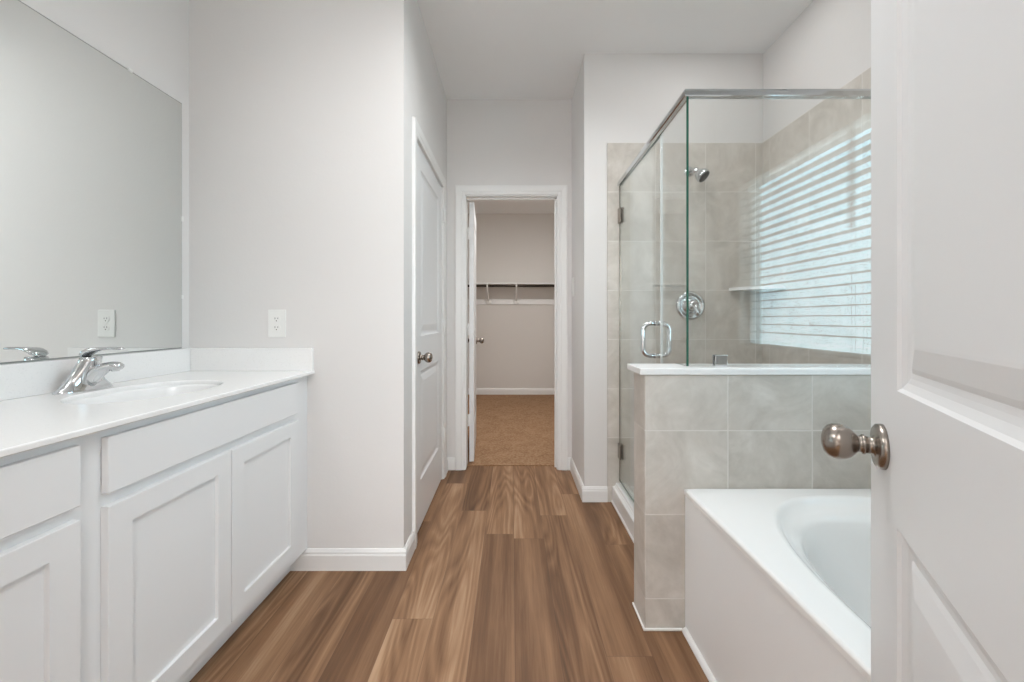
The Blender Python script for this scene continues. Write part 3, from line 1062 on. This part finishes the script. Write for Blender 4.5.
mb = MB()
mb.loft([TRc(TR - 0.022, 0.004), TRc(TR - 0.022, 0.0), TRc(TR - 0.008, 0.0), TRc(TR - 0.003, 0.002), TRc(TR, 0.007), TE(TR, TRX + 0.012, TRY + 0.012), TE(TR - 0.001, TRX + 0.006, TRY + 0.006), TE(TR - 0.004, TRX, TRY),
         TE(TR - 0.012, TRX - 0.006, TRY - 0.006), TE(TR - 0.022, TRX - 0.014, TRY - 0.018), TE(TR - 0.032, TRX - 0.028, TRY - 0.036),
         TE(TR - 0.040, TRX - 0.040, TRY - 0.055), TE(TR - 0.056, TRX - 0.050, TRY - 0.070), TE(TR - 0.10, TRX - 0.060, TRY - 0.085), TE(TR - 0.25, TRX - 0.10, TRY - 0.15), TE(TR - 0.33, TRX - 0.125, TRY - 0.19),
         TE(TR - 0.37, TRX - 0.17, TRY - 0.25), TE(TR - 0.38, TRX - 0.24, TRY - 0.35), TE(TR - 0.383, 0.05, 0.1)], False, True)
o = mb.build('tub_shell', M['acrylic'], tb)
for p in o.data.polygons:
    p.use_smooth = p.normal.z < 0.999 and abs(p.normal.x) < 0.98
mb = MB()
mb.box(TX0 + 0.004, TX0 + 0.024, TY0, TY1, 0.0, TR - 0.022)
mb.build('apron', M['apron'], tb)
mb = MB()
prism(mb, [(0, 0), (0.014, 0), (0.014, 0.006), (0.009, 0.013), (0.004, 0.017), (0, 0.018)], (TX0 + 0.0035, TY0, 0), (TX0 + 0.0035, TY1 - 0.008, 0), (-1, 0, 0))
struct('trim_5', mb, M['trim'], 'white quarter round trim along the foot of the tub apron', 'trim')

# ------------------------------------------------------------------ tub window with blinds (seen as a reflection in the shower glass)
wi = empty('window_1', (XR + 0.07, (WY0 + WY1) / 2, WZ0), 'white framed window over the tub', 'window', kind='structure')
mb = MB()
fx0, fx1, fw = XR + 0.055, XR + 0.10, 0.030
mb.box(fx0, fx1, WY0 + 0.001, WY0 + fw, WZ0 + 0.001, WZ1 - 0.001)
mb.box(fx0, fx1, WY1 - fw, WY1 - 0.001, WZ0 + 0.001, WZ1 - 0.001)
mb.box(fx0, fx1, WY0 + fw, WY1 - fw, WZ0 + 0.001, WZ0 + fw)
mb.box(fx0, fx1, WY0 + fw, WY1 - fw, WZ1 - fw, WZ1 - 0.001)
mb.build('window_frame', M['plastic'], wi)
MB().box(XR + 0.075, XR + 0.079, WY0 + fw, WY1 - fw, WZ0 + fw, WZ1 - fw).build('window_glass', M['glass'], wi)
MB().box(XR - 0.013, XR + 0.054, WY0 + 0.001, WY1 - 0.001, WZ0 + 0.0005, WZ0 + 0.016, bevel=0.002).build('window_sill', M['quartz'], wi)
bl = empty('window_blind', (XR + 0.02, (WY0 + WY1) / 2, WZ1), 'open white horizontal slat blind hanging in the tub window', 'blind')
bx = XR + 0.020
MB().box(bx - 0.030, bx + 0.030, WY0 + 0.004, WY1 - 0.004, WZ1 - 0.045, WZ1 - 0.001, bevel=0.003).build('head_rail', M['blind'], bl)
mb = MB()
z = WZ1 - 0.085
while z > WZ0 + 0.075:
    ring = [(-0.025, -0.0015), (-0.012, 0.0006), (0.0, 0.0012), (0.012, 0.0006), (0.025, -0.0015), (0.025, 0.0015), (0.012, 0.0036), (0.0, 0.0042), (-0.012, 0.0036), (-0.025, 0.0015)]
    mb.loft([[(bx + p, WY0 + 0.008, z + q) for p, q in ring], [(bx + p, WY1 - 0.008, z + q) for p, q in ring]], smooth=False)
    z -= 0.049
mb.build('slats', M['blind'], bl)
MB().box(bx - 0.025, bx + 0.025, WY0 + 0.008, WY1 - 0.008, WZ0 + 0.020, WZ0 + 0.036, bevel=0.003).build('bottom_rail', M['blind'], bl)
for y in (WY0 + 0.12, WY1 - 0.12):
    mb = MB()
    for dx in (-0.0262, 0.0262):
        mb.box(bx + dx - 0.0006, bx + dx + 0.0006, y - 0.001, y + 0.001, WZ0 + 0.03, WZ1 - 0.045)
    mb.build('ladder_cord', M['blind'], bl)
MB().tube([(bx - 0.036, 1.20, WZ1 - 0.05), (bx - 0.036, 1.20, WZ1 - 0.52)], 0.008, 8).build('tilt_wand', M['wand'], bl)

# ------------------------------------------------------------------ closet shelf
CYB = 5.84
cs = empty('closet_shelf', (0, CYB, 1.6), 'white closet shelf with a dark hanging rod on two brackets across the closet back wall', 'shelf')
MB().box(-1.199, 1.199, CYB - 0.305, CYB - 0.0005, 1.600, 1.617, bevel=0.002).build('shelf_board', M['trim'], cs)
MB().tube([(-1.198, CYB - 0.285, 1.575), (1.198, CYB - 0.285, 1.575)], 0.0165, 16).build('hanging_rod', M['rod'], cs)
MB().box(-1.199, 1.199, CYB - 0.017, CYB - 0.0005, 1.325, 1.405, bevel=0.002).build('cleat', M['trim'], cs)
for x in (-0.345, 0.062):
    mb = MB()
    mb.box(x - 0.012, x + 0.012, CYB - 0.300, CYB - 0.018, 1.592, 1.5995)
    mb.tube([(x, CYB - 0.302, 1.600), (x, CYB - 0.306, 1.575), (x, CYB - 0.300, 1.555), (x, CYB - 0.285, 1.550), (x, CYB - 0.268, 1.562)], 0.012, 10)
    mb.tube([(x, CYB - 0.285, 1.552), (x, CYB - 0.16, 1.47), (x, CYB - 0.05, 1.395), (x, CYB - 0.022, 1.375)], 0.012, 10)
    mb.lathe([(0.042, 0.0), (0.042, 0.008), (0.032, 0.014), (0.0, 0.016)], Matrix.Translation((x, CYB - 0.0172, 1.365)) @ wallrot, 24)
    mb.build('bracket', M['plastic'], cs)
